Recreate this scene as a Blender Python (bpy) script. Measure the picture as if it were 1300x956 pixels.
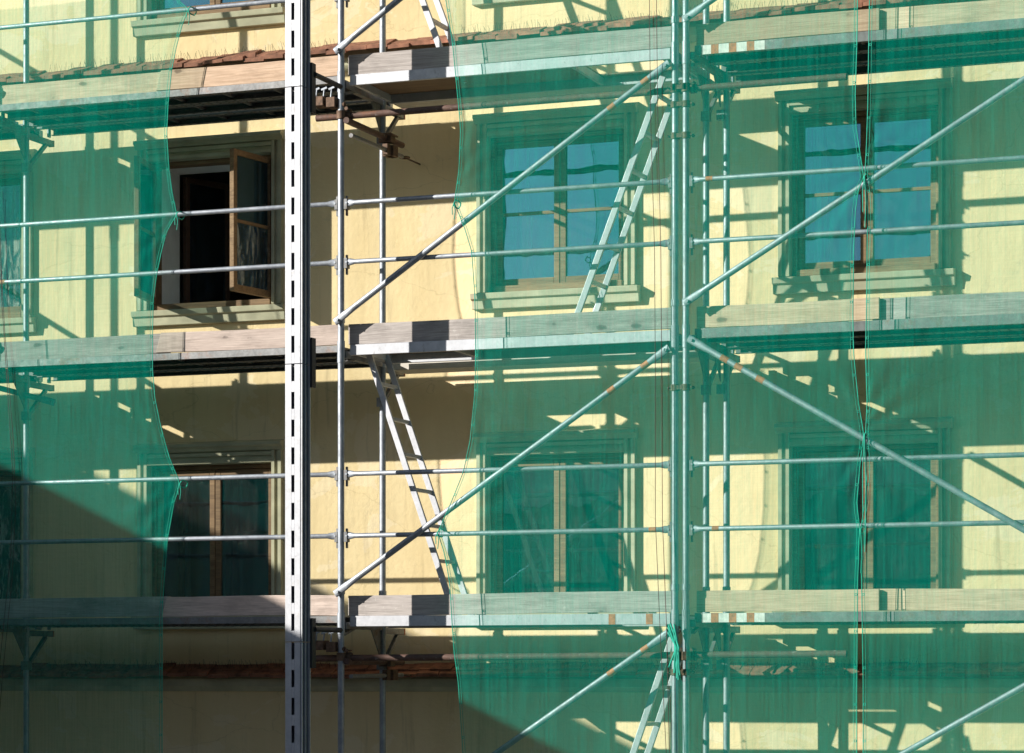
import bpy, bmesh, math, random
from mathutils import Vector
random.seed(7)
R = math.radians
for o in list(bpy.data.objects): bpy.data.objects.remove(o, do_unlink=True)
sc = bpy.context.scene
COL = sc.collection

# ------------------------------------------------------------------ camera
H = 6.0                                   # eye height above the street
F = 3530.0                                # focal length in pixels of a 1300 px wide picture
TH = R(21.03)
D0 = 20.0
CAMX, CAMY = D0 * math.sin(TH), -D0 * math.cos(TH)
cam = bpy.data.cameras.new("camera")
camo = bpy.data.objects.new("camera", cam); COL.objects.link(camo)
camo.location = (CAMX, CAMY, H)
camo.rotation_euler = (R(90), 0, TH)
cam.sensor_fit = 'HORIZONTAL'; cam.sensor_width = 36
cam.lens = 36 * F / 1300
cam.shift_y = 379 / 1300
cam.clip_start = .1; cam.clip_end = 500
sc.camera = camo

# ------------------------------------------------------------------ light
SX, SY, SZ = 1.27, 1.0, -0.57             # direction the sunlight travels
elev = math.atan2(-SZ, math.hypot(SX, SY))
world = bpy.data.worlds.new("World"); sc.world = world
world.use_nodes = True
wn = world.node_tree; wn.nodes.clear()
sky = wn.nodes.new('ShaderNodeTexSky'); sky.sky_type = 'NISHITA'; sky.sun_disc = False
sky.sun_elevation = elev
sky.sun_rotation = math.atan2(-SX, -SY)
sky.altitude = 200; sky.dust_density = .6
bg = wn.nodes.new('ShaderNodeBackground'); bg.inputs[1].default_value = .05
wo = wn.nodes.new('ShaderNodeOutputWorld')
wn.links.new(sky.outputs[0], bg.inputs[0]); wn.links.new(bg.outputs[0], wo.inputs[0])
sun = bpy.data.lights.new("sun", 'SUN'); sun.energy = 5.0; sun.angle = R(.4); sun.color = (1, .94, .85)
suno = bpy.data.objects.new("sun", sun); COL.objects.link(suno)
suno.rotation_euler = Vector((SX, SY, SZ)).to_track_quat('-Z', 'Y').to_euler()
suno.location = (-20, -16, 20)
sc.view_settings.view_transform = 'Standard'; sc.view_settings.look = 'None'
sc.view_settings.exposure = 0.74; sc.view_settings.gamma = 1
sc.render.engine = 'CYCLES'
sc.cycles.transparent_max_bounces = 16
sc.render.resolution_x = 1024; sc.render.resolution_y = 753

YW = 1.30                                 # wall plane
def at(px, py, Y):
    """the point of the plane y = Y that a pixel of the photograph shows"""
    u = px - 650
    dx = -math.sin(TH) * F + math.cos(TH) * u
    dy = math.cos(TH) * F + math.sin(TH) * u
    t = (Y - CAMY) / dy
    return Vector((CAMX + t * dx, Y, H + t * (857 - py)))

# ------------------------------------------------------------------ materials
def nmat(name):
    m = bpy.data.materials.new(name); m.use_nodes = True
    nt = m.node_tree
    return m, nt, nt.nodes['Principled BSDF']
def N(nt, t, **kw):
    n = nt.nodes.new(t)
    for k, v in kw.items():
        if k.startswith('i_'):
            key = k[2:]
            n.inputs[int(key) if key.isdigit() else key].default_value = v
        else: setattr(n, k, v)
    return n
def coords(nt, scale, rot=(0, 0, 0)):
    tc = N(nt, 'ShaderNodeTexCoord'); mp = N(nt, 'ShaderNodeMapping')
    mp.inputs['Scale'].default_value = scale; mp.inputs['Rotation'].default_value = rot
    nt.links.new(tc.outputs['Object'], mp.inputs[0]); return mp.outputs[0]
def noise(nt, vec, scale=1, detail=4, rough=.55, dist=0):
    n = N(nt, 'ShaderNodeTexNoise'); n.inputs['Scale'].default_value = scale
    n.inputs['Detail'].default_value = detail; n.inputs['Roughness'].default_value = rough
    n.inputs['Distortion'].default_value = dist
    nt.links.new(vec, n.inputs['Vector']); return n.outputs['Fac']
def ramp(nt, fac, stops):
    r = N(nt, 'ShaderNodeValToRGB'); cr = r.color_ramp
    while len(cr.elements) < len(stops): cr.elements.new(.5)
    for e, (p, c) in zip(cr.elements, stops):
        e.position = p; e.color = (c[0], c[1], c[2], 1) if not isinstance(c, (int, float)) else (c, c, c, 1)
    nt.links.new(fac, r.inputs[0]); return r.outputs[0]
def mix(nt, fac, a, b, mode='MIX'):
    m = N(nt, 'ShaderNodeMix', data_type='RGBA', blend_type=mode)
    for s, v in ((0, fac), (6, a), (7, b)):
        if hasattr(v, 'is_output'): nt.links.new(v, m.inputs[s])
        else: m.inputs[s].default_value = v if s == 0 else (*v, 1)
    return m.outputs[2]
def bump(nt, b, h, strength=.3, dist=.01):
    n = N(nt, 'ShaderNodeBump'); n.inputs['Strength'].default_value = strength; n.inputs['Distance'].default_value = dist
    nt.links.new(h, n.inputs['Height']); nt.links.new(n.outputs[0], b.inputs['Normal'])

def plain(name, c, rough=.6, metal=0, var=.25, sc_=(12, 12, 12), bmp=.15):
    m, nt, b = nmat(name)
    v = noise(nt, coords(nt, sc_), 1, 5)
    col = ramp(nt, v, [(.3, tuple(x * (1 - var) for x in c)), (.7, tuple(min(1, x * (1 + var)) for x in c))])
    nt.links.new(col, b.inputs['Base Color'])
    b.inputs['Roughness'].default_value = rough; b.inputs['Metallic'].default_value = metal
    if bmp: bump(nt, b, v, bmp, .004)
    return m

def plaster():
    m, nt, b = nmat('yellow_plaster')
    big = noise(nt, coords(nt, (.45, .45, .6)), 1, 6, .6)
    c = ramp(nt, big, [(.3, (.72, .535, .29)), (.5, (.80, .615, .355)), (.75, (.86, .68, .41))])
    str_ = noise(nt, coords(nt, (5, 5, .5)), 1, 5, .6)
    c = mix(nt, .22, c, ramp(nt, str_, [(.35, (.66, .49, .29)), (.6, (.85, .68, .46))]))
    spots = noise(nt, coords(nt, (3, 3, 3)), 1, 8, .75, .5)
    c = mix(nt, ramp(nt, spots, [(.62, 0), (.72, .55)]), c, (.50, .41, .28))
    pt = noise(nt, coords(nt, (1.3, 1.3, 1.9)), 1, 5, .6, .8)
    c = mix(nt, ramp(nt, pt, [(.585, 0), (.592, .5)]), c, (.86, .70, .50))
    dr = noise(nt, coords(nt, (11, 11, .8)), 1, 5, .7)
    c = mix(nt, ramp(nt, dr, [(.57, 0), (.74, .6)]), c, (.46, .35, .21))
    crk = N(nt, 'ShaderNodeTexVoronoi', feature='DISTANCE_TO_EDGE'); crk.inputs['Scale'].default_value = .9
    wv = N(nt, 'ShaderNodeTexNoise'); wv.inputs['Scale'].default_value = 4; wv.inputs['Detail'].default_value = 6
    tc = coords(nt, (1, 1, 1.6)); nt.links.new(tc, wv.inputs['Vector'])
    ad = N(nt, 'ShaderNodeMix', data_type='VECTOR'); ad.inputs[0].default_value = .22
    nt.links.new(tc, ad.inputs[4]); nt.links.new(wv.outputs['Color'], ad.inputs[5]); nt.links.new(ad.outputs[1], crk.inputs['Vector'])
    c = mix(nt, ramp(nt, crk.outputs[0], [(0, .3), (.004, 0)]), c, (.35, .26, .13))
    nt.links.new(c, b.inputs['Base Color']); b.inputs['Roughness'].default_value = .9
    b.inputs['Specular IOR Level'].default_value = .2
    f = noise(nt, coords(nt, (26, 26, 26)), 1, 8, .7); f2 = noise(nt, coords(nt, (2.2, 2.2, 2.2)), 1, 3)
    s = N(nt, 'ShaderNodeMath', operation='ADD'); nt.links.new(f, s.inputs[0])
    k = N(nt, 'ShaderNodeMath', operation='MULTIPLY', i_1=4.0); nt.links.new(f2, k.inputs[0]); nt.links.new(k.outputs[0], s.inputs[1])
    bump(nt, b, s.outputs[0], .55, .007)
    return m

def wood(name, dark, light, knots=True, rough=.75, spots=0):
    m, nt, b = nmat(name)
    tc0 = N(nt, 'ShaderNodeTexCoord'); oi = N(nt, 'ShaderNodeObjectInfo')
    mul = N(nt, 'ShaderNodeVectorMath', operation='SCALE'); mul.inputs[0].default_value = (7, 5, 9)
    nt.links.new(oi.outputs['Random'], mul.inputs['Scale'])
    add = N(nt, 'ShaderNodeVectorMath', operation='ADD')
    nt.links.new(tc0.outputs['Object'], add.inputs[0]); nt.links.new(mul.outputs[0], add.inputs[1])
    def mp(scale):
        q = N(nt, 'ShaderNodeMapping'); q.inputs['Scale'].default_value = scale; nt.links.new(add.outputs[0], q.inputs[0]); return q.outputs[0]
    grain = noise(nt, mp((1.3, 30, 30)), 1, 7, .65, .6)
    fine = noise(nt, mp((5, 160, 160)), 1, 4, .7)
    c = ramp(nt, grain, [(.3, dark), (.5, tuple((a + b_) / 2 for a, b_ in zip(dark, light))), (.7, light)])
    c = mix(nt, .5, c, ramp(nt, fine, [(.35, tuple(.6 * x for x in dark)), (.65, light)]))
    hgt = grain
    if knots:
        v = N(nt, 'ShaderNodeTexVoronoi', feature='F1', voronoi_dimensions='3D'); v.inputs['Scale'].default_value = 1
        v.inputs['Randomness'].default_value = 1
        nt.links.new(mp((2.9, 5, 6.5)), v.inputs['Vector'])
        nd = noise(nt, mp((14, 14, 14)), 1, 3)
        s = N(nt, 'ShaderNodeMath', operation='MULTIPLY_ADD', i_1=.16); nt.links.new(nd, s.inputs[0]); nt.links.new(v.outputs['Distance'], s.inputs[2])
        c = mix(nt, ramp(nt, s.outputs[0], [(.12, .95), (.18, .75), (.205, .22), (.34, 0)]), c, tuple(.32 * x for x in dark))
    st = noise(nt, mp((2.2, 2.2, 4)), 1, 6, .7)
    c = mix(nt, ramp(nt, st, [(.5, 0), (.72, .55)]), c, tuple(.45 * x for x in dark))
    hs = N(nt, 'ShaderNodeHueSaturation'); mv = N(nt, 'ShaderNodeMath', operation='MULTIPLY_ADD', i_1=.35, i_2=.76)
    nt.links.new(oi.outputs['Random'], mv.inputs[0]); nt.links.new(mv.outputs[0], hs.inputs['Value']); nt.links.new(c, hs.inputs['Color']); c = hs.outputs[0]
    if spots:
        sp = noise(nt, mp((16, 16, 16)), 1, 4, .8)
        c = mix(nt, ramp(nt, sp, [(.62, 0), (.68, spots)]), c, (.72, .70, .66))
    nt.links.new(c, b.inputs['Base Color']); b.inputs['Roughness'].default_value = rough
    bump(nt, b, hgt, .4, .004)
    return m

def galv(name, a, b_, rough=.45, metal=.55, rust=0):
    m, nt, b = nmat(name)
    v = N(nt, 'ShaderNodeTexVoronoi'); v.inputs['Scale'].default_value = 45
    nt.links.new(coords(nt, (1, 1, 1)), v.inputs['Vector'])
    n = noise(nt, coords(nt, (9, 9, 9)), 1, 6, .7)
    c = ramp(nt, n, [(.3, a), (.7, b_)])
    c = mix(nt, .25, c, mix(nt, v.outputs['Distance'], a, b_))
    d = noise(nt, coords(nt, (22, 22, 22)), 1, 6, .75)
    c = mix(nt, ramp(nt, d, [(.60, 0), (.68, .6)]), c, (.46, .45, .43))
    d2 = noise(nt, coords(nt, (31, 31, 17)), 1, 5, .8)
    c = mix(nt, ramp(nt, d2, [(.60, 0), (.70, .55)]), c, (.10, .09, .085))
    if rust:
        rr = noise(nt, coords(nt, (6, 6, 6)), 1, 7, .7, .3)
        c = mix(nt, ramp(nt, rr, [(.55, 0), (.66, rust)]), c, (.20, .085, .04))
    nt.links.new(c, b.inputs['Base Color']); b.inputs['Roughness'].default_value = rough
    b.inputs['Metallic'].default_value = metal
    nt.links.new(ramp(nt, d, [(.3, rough - .1), (.7, rough + .25)]), b.inputs['Roughness'])
    bump(nt, b, n, .1, .003)
    return m

def net_mat(name, col, cover):
    m, nt, b = nmat(name)
    nt.nodes.remove(b); out = nt.nodes['Material Output']
    st = noise(nt, coords(nt, (60, 1, 1.6)), 1, 4, .7)
    st2 = noise(nt, coords(nt, (7, 1, .35)), 1, 4, .6)
    th = noise(nt, coords(nt, (3, 1, 110)), 1, 2, .5)
    a = N(nt, 'ShaderNodeMath', operation='MULTIPLY_ADD', i_1=.44, i_2=cover - .34); nt.links.new(st, a.inputs[0])
    a1 = N(nt, 'ShaderNodeMath', operation='MULTIPLY_ADD', i_1=.11); nt.links.new(st2, a1.inputs[0]); nt.links.new(a.outputs[0], a1.inputs[2])
    a2 = N(nt, 'ShaderNodeMath', operation='MULTIPLY_ADD', i_1=.14); nt.links.new(th, a2.inputs[0]); nt.links.new(a1.outputs[0], a2.inputs[2])
    # threads close up when the cloth turns edge-on: cover = 1-(1-c)^(1/cos)
    g = N(nt, 'ShaderNodeNewGeometry'); dt = N(nt, 'ShaderNodeVectorMath', operation='DOT_PRODUCT')
    nt.links.new(g.outputs['Normal'], dt.inputs[0]); nt.links.new(g.outputs['Incoming'], dt.inputs[1])
    ab = N(nt, 'ShaderNodeMath', operation='ABSOLUTE'); nt.links.new(dt.outputs['Value'], ab.inputs[0])
    mx = N(nt, 'ShaderNodeMath', operation='MAXIMUM', i_1=.12); nt.links.new(ab.outputs[0], mx.inputs[0])
    iv0 = N(nt, 'ShaderNodeMath', operation='DIVIDE', i_0=.35); nt.links.new(mx.outputs[0], iv0.inputs[1])
    iv = N(nt, 'ShaderNodeMath', operation='ADD', i_1=.6); nt.links.new(iv0.outputs[0], iv.inputs[0])
    om = N(nt, 'ShaderNodeMath', operation='SUBTRACT', i_0=1.0); nt.links.new(a2.outputs[0], om.inputs[1])
    pw = N(nt, 'ShaderNodeMath', operation='POWER'); nt.links.new(om.outputs[0], pw.inputs[0]); nt.links.new(iv.outputs[0], pw.inputs[1])
    cv = N(nt, 'ShaderNodeMath', operation='SUBTRACT', i_0=1.0, use_clamp=True); nt.links.new(pw.outputs[0], cv.inputs[1])
    tr = N(nt, 'ShaderNodeBsdfTransparent'); tr.inputs[0].default_value = (.93, 1, .97, 1); df = N(nt, 'ShaderNodeBsdfDiffuse'); tl = N(nt, 'ShaderNodeBsdfTranslucent')
    df.inputs[0].default_value = (*col, 1); tl.inputs[0].default_value = (*col, 1)
    m1 = N(nt, 'ShaderNodeMixShader'); m1.inputs[0].default_value = .32
    nt.links.new(df.outputs[0], m1.inputs[1]); nt.links.new(tl.outputs[0], m1.inputs[2])
    m2 = N(nt, 'ShaderNodeMixShader'); nt.links.new(cv.outputs[0], m2.inputs[0])
    nt.links.new(tr.outputs[0], m2.inputs[1]); nt.links.new(m1.outputs[0], m2.inputs[2])
    nt.links.new(m2.outputs[0], out.inputs[0])
    return m

def glass_mat(name, refl, tint, dirt=0):
    m, nt, b = nmat(name)
    nt.nodes.remove(b); out = nt.nodes['Material Output']
    tr = N(nt, 'ShaderNodeBsdfTransparent'); tr.inputs[0].default_value = (*tint, 1)
    gl = N(nt, 'ShaderNodeBsdfGlossy'); gl.inputs[0].default_value = (.38, .72, 1, 1); gl.inputs['Roughness'].default_value = .012  # blue of the mirrored sky put into the gloss colour
    bn = N(nt, 'ShaderNodeBump'); bn.inputs['Strength'].default_value = .08; bn.inputs['Distance'].default_value = .02
    nt.links.new(noise(nt, coords(nt, (3, 3, 3)), 1, 2), bn.inputs['Height']); nt.links.new(bn.outputs[0], gl.inputs['Normal'])
    lw = N(nt, 'ShaderNodeFresnel', i_IOR=1.5)
    a = N(nt, 'ShaderNodeMath', operation='ADD', i_1=refl, use_clamp=True); nt.links.new(lw.outputs[0], a.inputs[0])
    ms = N(nt, 'ShaderNodeMixShader'); nt.links.new(a.outputs[0], ms.inputs[0])
    nt.links.new(tr.outputs[0], ms.inputs[1]); nt.links.new(gl.outputs[0], ms.inputs[2])
    df = N(nt, 'ShaderNodeBsdfDiffuse'); df.inputs[0].default_value = (.6, .58, .54, 1)
    dn = noise(nt, coords(nt, (9 + 16 * dirt, 9 + 16 * dirt, 5 - 3 * dirt)), 1, 7, .75, 1.2)
    m2 = N(nt, 'ShaderNodeMixShader'); nt.links.new(ramp(nt, dn, [(.50 - dirt * .02, .015 + dirt * .02), (.72 - dirt * .18, .05 + dirt)]), m2.inputs[0])
    nt.links.new(ms.outputs[0], m2.inputs[1]); nt.links.new(df.outputs[0], m2.inputs[2])
    nt.links.new(m2.outputs[0], out.inputs[0])
    return m

M = dict(
    plaster=plaster(),
    trim=plain('grey_trim_plaster', (.44, .41, .29), .9, 0, .2, (5, 5, 9), .25),
    white=plain('white_reveal_paint', (.80, .78, .76), .8, 0, .1, (6, 6, 6), .1),
    reflection_strip=plain('off_white_reflection_strip', (.74, .72, .68), .9, 0, .08, (20, 20, 2), 0),
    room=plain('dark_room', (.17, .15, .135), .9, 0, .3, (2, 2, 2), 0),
    frame=wood('weathered_window_wood', (.13, .065, .032), (.34, .21, .11), False),
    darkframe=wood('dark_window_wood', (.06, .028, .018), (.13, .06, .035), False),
    glass=glass_mat('window_glass', .30, (.8, .88, .86)),
    lowglass=glass_mat('clear_window_glass', .17, (.85, .9, .88)),
    dirtyglass=glass_mat('paint_smeared_glass', .04, (.7, .72, .7), .5),
    galv=galv('galvanised_tube', (.18, .20, .235), (.36, .395, .44)),
    galvdark=galv('galvanised_deck', (.12, .125, .13), (.26, .265, .27), .55, .45, .5),
    alu=galv('brushed_aluminium', (.37, .385, .42), (.52, .535, .575), .45, .35),
    brown=galv('rusty_brown_tube', (.06, .035, .027), (.15, .085, .065), .65, .15, .7),
    rust=plain('rusty_coupler', (.12, .075, .05), .7, .4, .5, (30, 30, 30)),
    orange=plain('orange_paint', (.45, .15, .06), .6, 0, .3, (40, 40, 40)),
    whitep=plain('white_paint', (.72, .70, .68), .6, 0, .2, (30, 30, 30)),
    pine=wood('new_pine', (.50, .33, .21), (.74, .55, .40)),
    pinkpine=wood('pink_pine', (.44, .345, .295), (.72, .60, .53)),
    grey=wood('weathered_board', (.27, .24, .225), (.52, .475, .45), True, .8, .3),
    palewood=wood('paint_spotted_plank', (.50, .46, .40), (.72, .68, .62), False, .8, .7),
    ply=wood('brown_plywood', (.16, .10, .06), (.27, .18, .11), False),
    tile=plain('clay_roof_tile', (.26, .11, .07), .85, 0, .5, (14, 14, 14), .4),
    net=net_mat('green_debris_net', (.001, .52, .38), .205),
    hem=plain('green_net_hem', (.01, .34, .24), .8, 0, .2),
    shade_navy=plain('shaded_blue_channel', (.045, .06, .10), .5, .3, .3),  # shade and sky tint of the mast's right side, put into the colour
    black=plain('black_rubber', (.015, .015, .017), .6, 0, .2),
    cord=plain('dark_red_cord', (.06, .02, .02), .8, 0, .2),
    asphalt=plain('asphalt', (.05, .05, .05), .9, 0, .3, (8, 8, 8)),
    pave=plain('paving', (.15, .145, .14), .9, 0, .25, (5, 5, 5)),
    house=plain('ochre_house_render', (.22, .19, .15), .9, 0, .15, (1, 1, 1)),
    roofred=plain('red_roof', (.20, .08, .05), .85, 0, .3, (3, 3, 3)),
)

# ------------------------------------------------------------------ mesh helpers
def tag(o, label=None, cat=None, group=None, kind=None):
    if label: o['label'] = label
    if cat: o['category'] = cat
    if group: o['group'] = group
    if kind: o['kind'] = kind
    return o
def thing(name, loc, label, cat, group=None):
    o = bpy.data.objects.new(name, None); COL.objects.link(o); o.location = loc
    o.empty_display_size = .1
    WLOC[o.name] = Vector(loc)
    return tag(o, label, cat, group)
WLOC = {}
class MB:
    def __init__(s): s.v = []; s.f = []; s.sm = []
    def add(s, vs, fs, smooth=False):
        n = len(s.v); s.v += [tuple(v) for v in vs]
        s.f += [tuple(i + n for i in f) for f in fs]; s.sm += [smooth] * len(fs)
        return s
    def box(s, x0, x1, y0, y1, z0, z1):
        v = [(x, y, z) for z in (z0, z1) for y in (y0, y1) for x in (x0, x1)]
        return s.add(v, [(0, 2, 3, 1), (4, 5, 7, 6), (0, 1, 5, 4), (1, 3, 7, 5), (3, 2, 6, 7), (2, 0, 4, 6)])
    def bar(s, a, b, w, h, up=(0, 0, 1)):
        """box from a to b, w wide across, h high along up"""
        a = Vector(a); b = Vector(b); d = (b - a).normalized(); up = Vector(up)
        sd = d.cross(up).normalized(); up = sd.cross(d).normalized()
        v = []
        for p in (a, b):
            for i, j in ((-1, -1), (1, -1), (1, 1), (-1, 1)): v.append(p + sd * (i * w / 2) + up * (j * h / 2))
        return s.add(v, [(0, 1, 2, 3), (7, 6, 5, 4), (0, 4, 5, 1), (1, 5, 6, 2), (2, 6, 7, 3), (3, 7, 4, 0)])
    def tube(s, pts, r, n=12, cap=True, flat=None):
        """round tube through pts; flat = list of (w,h) scale pairs per point"""
        pts = [Vector(p) for p in pts]; rings = []
        for i, p in enumerate(pts):
            d = (pts[min(i + 1, len(pts) - 1)] - pts[max(i - 1, 0)]).normalized()
            up = Vector((0, 1, 0)) if abs(d.y) < .9 else Vector((0, 0, 1))
            sd = d.cross(up).normalized(); u2 = sd.cross(d)
            a, b = (flat[i] if flat else (1, 1))
            rr = r[i] if isinstance(r, (list, tuple)) else r
            rings.append([p + sd * (math.cos(t) * rr * a) + u2 * (math.sin(t) * rr * b) for t in (2 * math.pi * k / n for k in range(n))])
        v = [q for g in rings for q in g]; f = []
        for i in range(len(pts) - 1):
            for k in range(n):
                k2 = (k + 1) % n; f.append((i * n + k, i * n + k2, (i + 1) * n + k2, (i + 1) * n + k))
        s.add(v, f, True)
        if cap: s.add([q for q in rings[0]], [tuple(range(n))]); s.add([q for q in rings[-1]], [tuple(reversed(range(n)))])
        return s
    def prism(s, poly, x0, x1):
        """poly = list of (y,z), extruded along x"""
        n = len(poly); v = [(x0, y, z) for y, z in poly] + [(x1, y, z) for y, z in poly]
        f = [tuple(range(n)), tuple(reversed(range(n, 2 * n)))] + [(i, n + i, n + (i + 1) % n, (i + 1) % n) for i in range(n)]
        return s.add(v, f)
    def build(s, name, mat, parent=None, bevel=0):
        me = bpy.data.meshes.new(name); off = Vector((0, 0, 0)); p = parent
        while p is not None:
            off += Vector(p.location); p = p.parent
        me.from_pydata([tuple(Vector(v) - off) for v in s.v], [], s.f)
        me.polygons.foreach_set('use_smooth', s.sm)
        bm = bmesh.new(); bm.from_mesh(me); bmesh.ops.recalc_face_normals(bm, faces=bm.faces); bm.to_mesh(me); bm.free()
        me.materials.append(mat); me.update()
        o = bpy.data.objects.new(name, me); COL.objects.link(o)
        if parent is not None: o.parent = parent
        if bevel:
            b = o.modifiers.new('bevel', 'BEVEL'); b.width = bevel; b.segments = 2; b.limit_method = 'ANGLE'
        return o

# ------------------------------------------------------------------ setting: street and houses opposite
tag(MB().box(-160, 160, -160, 60, -.3, 0).build('ground', M['pave']), kind='structure')
tag(MB().box(-160, 160, -22, -5, 0.004, .012).build('road', M['asphalt']), kind='structure')
tag(MB().box(-160, 160, -5, 1.2, 0.0, .13).build('pavement', M['pave']), kind='structure')

# unseen thin gabled house, added and shaped so its roof throws the slanting shadow
g0 = at(0, 597, -.05); g1 = at(365, 784, -.05)
slope = (g1.z - g0.z) / (g1.x - g0.x)
def back(X, s): return (X + -SX * s, -.05 - s, g0.z + slope * (X - g0.x) + -SZ * s)
s_ = 4.0
rx, ry, rz = back(-10.5, s_); ex, ey, ez = back(-.7, s_)
gh = thing('shadow_gable', ((rx), ry, 0), 'unseen thin gabled house outside the picture, added to cast the slanting shadow', 'house')
lx = 2 * rx - ex
def gable_prism(mb, pts, y0, y1):
    n = len(pts); v = [(x, y0, z) for x, z in pts] + [(x, y1, z) for x, z in pts]
    f = [tuple(range(n)), tuple(reversed(range(n, 2 * n)))] + [(i, n + i, n + (i + 1) % n, (i + 1) % n) for i in range(n)]
    mb.add(v, f)
w_ = MB(); gable_prism(w_, [(lx + .3, 0), (ex - .3, 0), (ex - .3, ez - .25 - .3 * slope - .004), (rx, rz - .254), (lx + .3, ez - .25 - .3 * slope - .004)], ry - 1.9, ry - .1); w_.build('wall', M['house'], gh)
w_ = MB(); gable_prism(w_, [(rx, rz - .25), (ex, ez - .25), (ex, ez), (rx, rz)], ry - 2.1, ry); gable_prism(w_, [(rx - .001, rz), (lx, ez), (lx, ez - .25), (rx - .001, rz - .25)], ry - 2.1, ry)
w_.build('roof', M['roofred'], gh)
# row opposite the facade (mirrored in the panes)
rowh = thing('row_house', (-6, -30, 0), 'long plain house across the street, seen only in the panes', 'house')
MB().box(-26.5, 30, -38, -27, 0, 9.2).build('wall', M['house'], rowh)
MB().prism([(-38.5, 9.2), (-26.6, 9.2), (-32.5, 11.5)], -26.8, 30.3).build('roof', M['roofred'], rowh)
for i in range(12):
    for z in (4.2, 7):
        MB().box(-24 + i * 3.4, -22.9 + i * 3.4, -27.05, -26.97, z, z + 1.5).build('window', M['black'], rowh)

# ------------------------------------------------------------------ the plastered building
BL = thing('plastered_building', (0, YW + .3, 0), 'old yellow plastered building with wooden windows behind the scaffold and nets', 'building')
WIN = []                                   # (xc, zbottom, zhead)
HALF = .555
for xc in (-3.09, -.135, 2.27): WIN.append((xc, H + 2.95, H + 4.15, 'u'))
for xc in (-3.09, -.135, 2.27): WIN.append((xc, H + .50, H + 1.69, 'l'))
WIN.append((-5.37, H + 2.95, H + 4.15, 'u')); WIN.append((-5.37, H + .5, H + 1.69, 'l'))
for xc in (-3.09, -.135, 2.27): WIN.append((xc, H + 5.30, H + 6.5, 't'))
xs = sorted({-14, 12} | {w[0] - HALF for w in WIN} | {w[0] + HALF for w in WIN})
zs = sorted({0, 13.4} | {w[1] for w in WIN} | {w[2] for w in WIN})
wall = MB()
TW = .42
def open_at(x, z): return any(abs(x - w[0]) < HALF and w[1] < z < w[2] for w in WIN)
xs2 = []; 
for a, b in zip(xs, xs[1:]):
    for c, d in zip(zs, zs[1:]):
        if not open_at((a + b) / 2, (c + d) / 2):
            wall.add([(a, YW, c), (b, YW, c), (b, YW, d), (a, YW, d)], [(0, 1, 2, 3)])
            wall.add([(a, YW + TW, c), (b, YW + TW, c), (b, YW + TW, d), (a, YW + TW, d)], [(3, 2, 1, 0)])
wall.add([(-14, YW, 13.4), (12, YW, 13.4), (12, YW + TW, 13.4), (-14, YW + TW, 13.4)], [(0, 1, 2, 3)])
wo_ = wall.build('wall', M['plaster'], BL)
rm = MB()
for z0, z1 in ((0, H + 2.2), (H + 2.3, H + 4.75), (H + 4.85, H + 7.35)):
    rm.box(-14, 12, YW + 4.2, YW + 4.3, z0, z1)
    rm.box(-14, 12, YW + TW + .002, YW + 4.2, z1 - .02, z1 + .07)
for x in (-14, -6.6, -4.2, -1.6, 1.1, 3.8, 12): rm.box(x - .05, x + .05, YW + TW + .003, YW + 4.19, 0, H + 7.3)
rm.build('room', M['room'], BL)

def xc_far(x): return x < -4.6
def casement(parent, x0, x1, z0, z1, y, hinge=None, ang=0, gl='glass', bar=.5, mat='frame', t=.042, sw=.046):
    """glazed leaf; hinge = 'l'/'r', ang in degrees outward"""
    c = Vector((x0 if hinge != 'r' else x1, y, 0)); a = R(ang) * (-1 if hinge == 'l' else 1)
    def rot(mb):
        if ang:
            mb.v = [(c.x + (v[0] - c.x) * math.cos(a) - (v[1] - c.y) * math.sin(a), c.y + (v[0] - c.x) * math.sin(a) + (v[1] - c.y) * math.cos(a), v[2]) for v in mb.v]
        return mb
    f = MB(); y0, y1 = y - t / 2, y + t / 2
    f.box(x0, x0 + sw, y0, y1, z0, z1); f.box(x1 - sw, x1, y0, y1, z0, z1)
    f.box(x0 + sw, x1 - sw, y0 + .001, y1 - .001, z0, z0 + sw * 1.2); f.box(x0 + sw, x1 - sw, y0 + .001, y1 - .001, z1 - sw, z1)
    zb = z0 + (z1 - z0) * bar
    if bar: f.box(x0 + sw, x1 - sw, y0 + .008, y1 - .008, zb - .013, zb + .013)
    o = rot(f).build('casement', M[mat], parent, .004)
    gm = [(z0 + sw, z1 - sw)] if not bar else [(z0 + sw, zb - .01), (zb + .01, z1 - sw)]
    if xc_far(x0): gl = 'dirtyfar'
    for k, (a0, a1) in enumerate(gm):
        g = MB(); g.box(x0 + sw - .004, x1 - sw + .004, y - .002, y + .002, a0, a1)
        which = gl if not (gl == 'dirty') else ('dirtyglass' if k == 0 else 'lowglass')
        if gl == 'dirtyfar': which = 'dirtyglass'
        rot(g).build('pane', M[which], parent)
    return o

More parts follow.
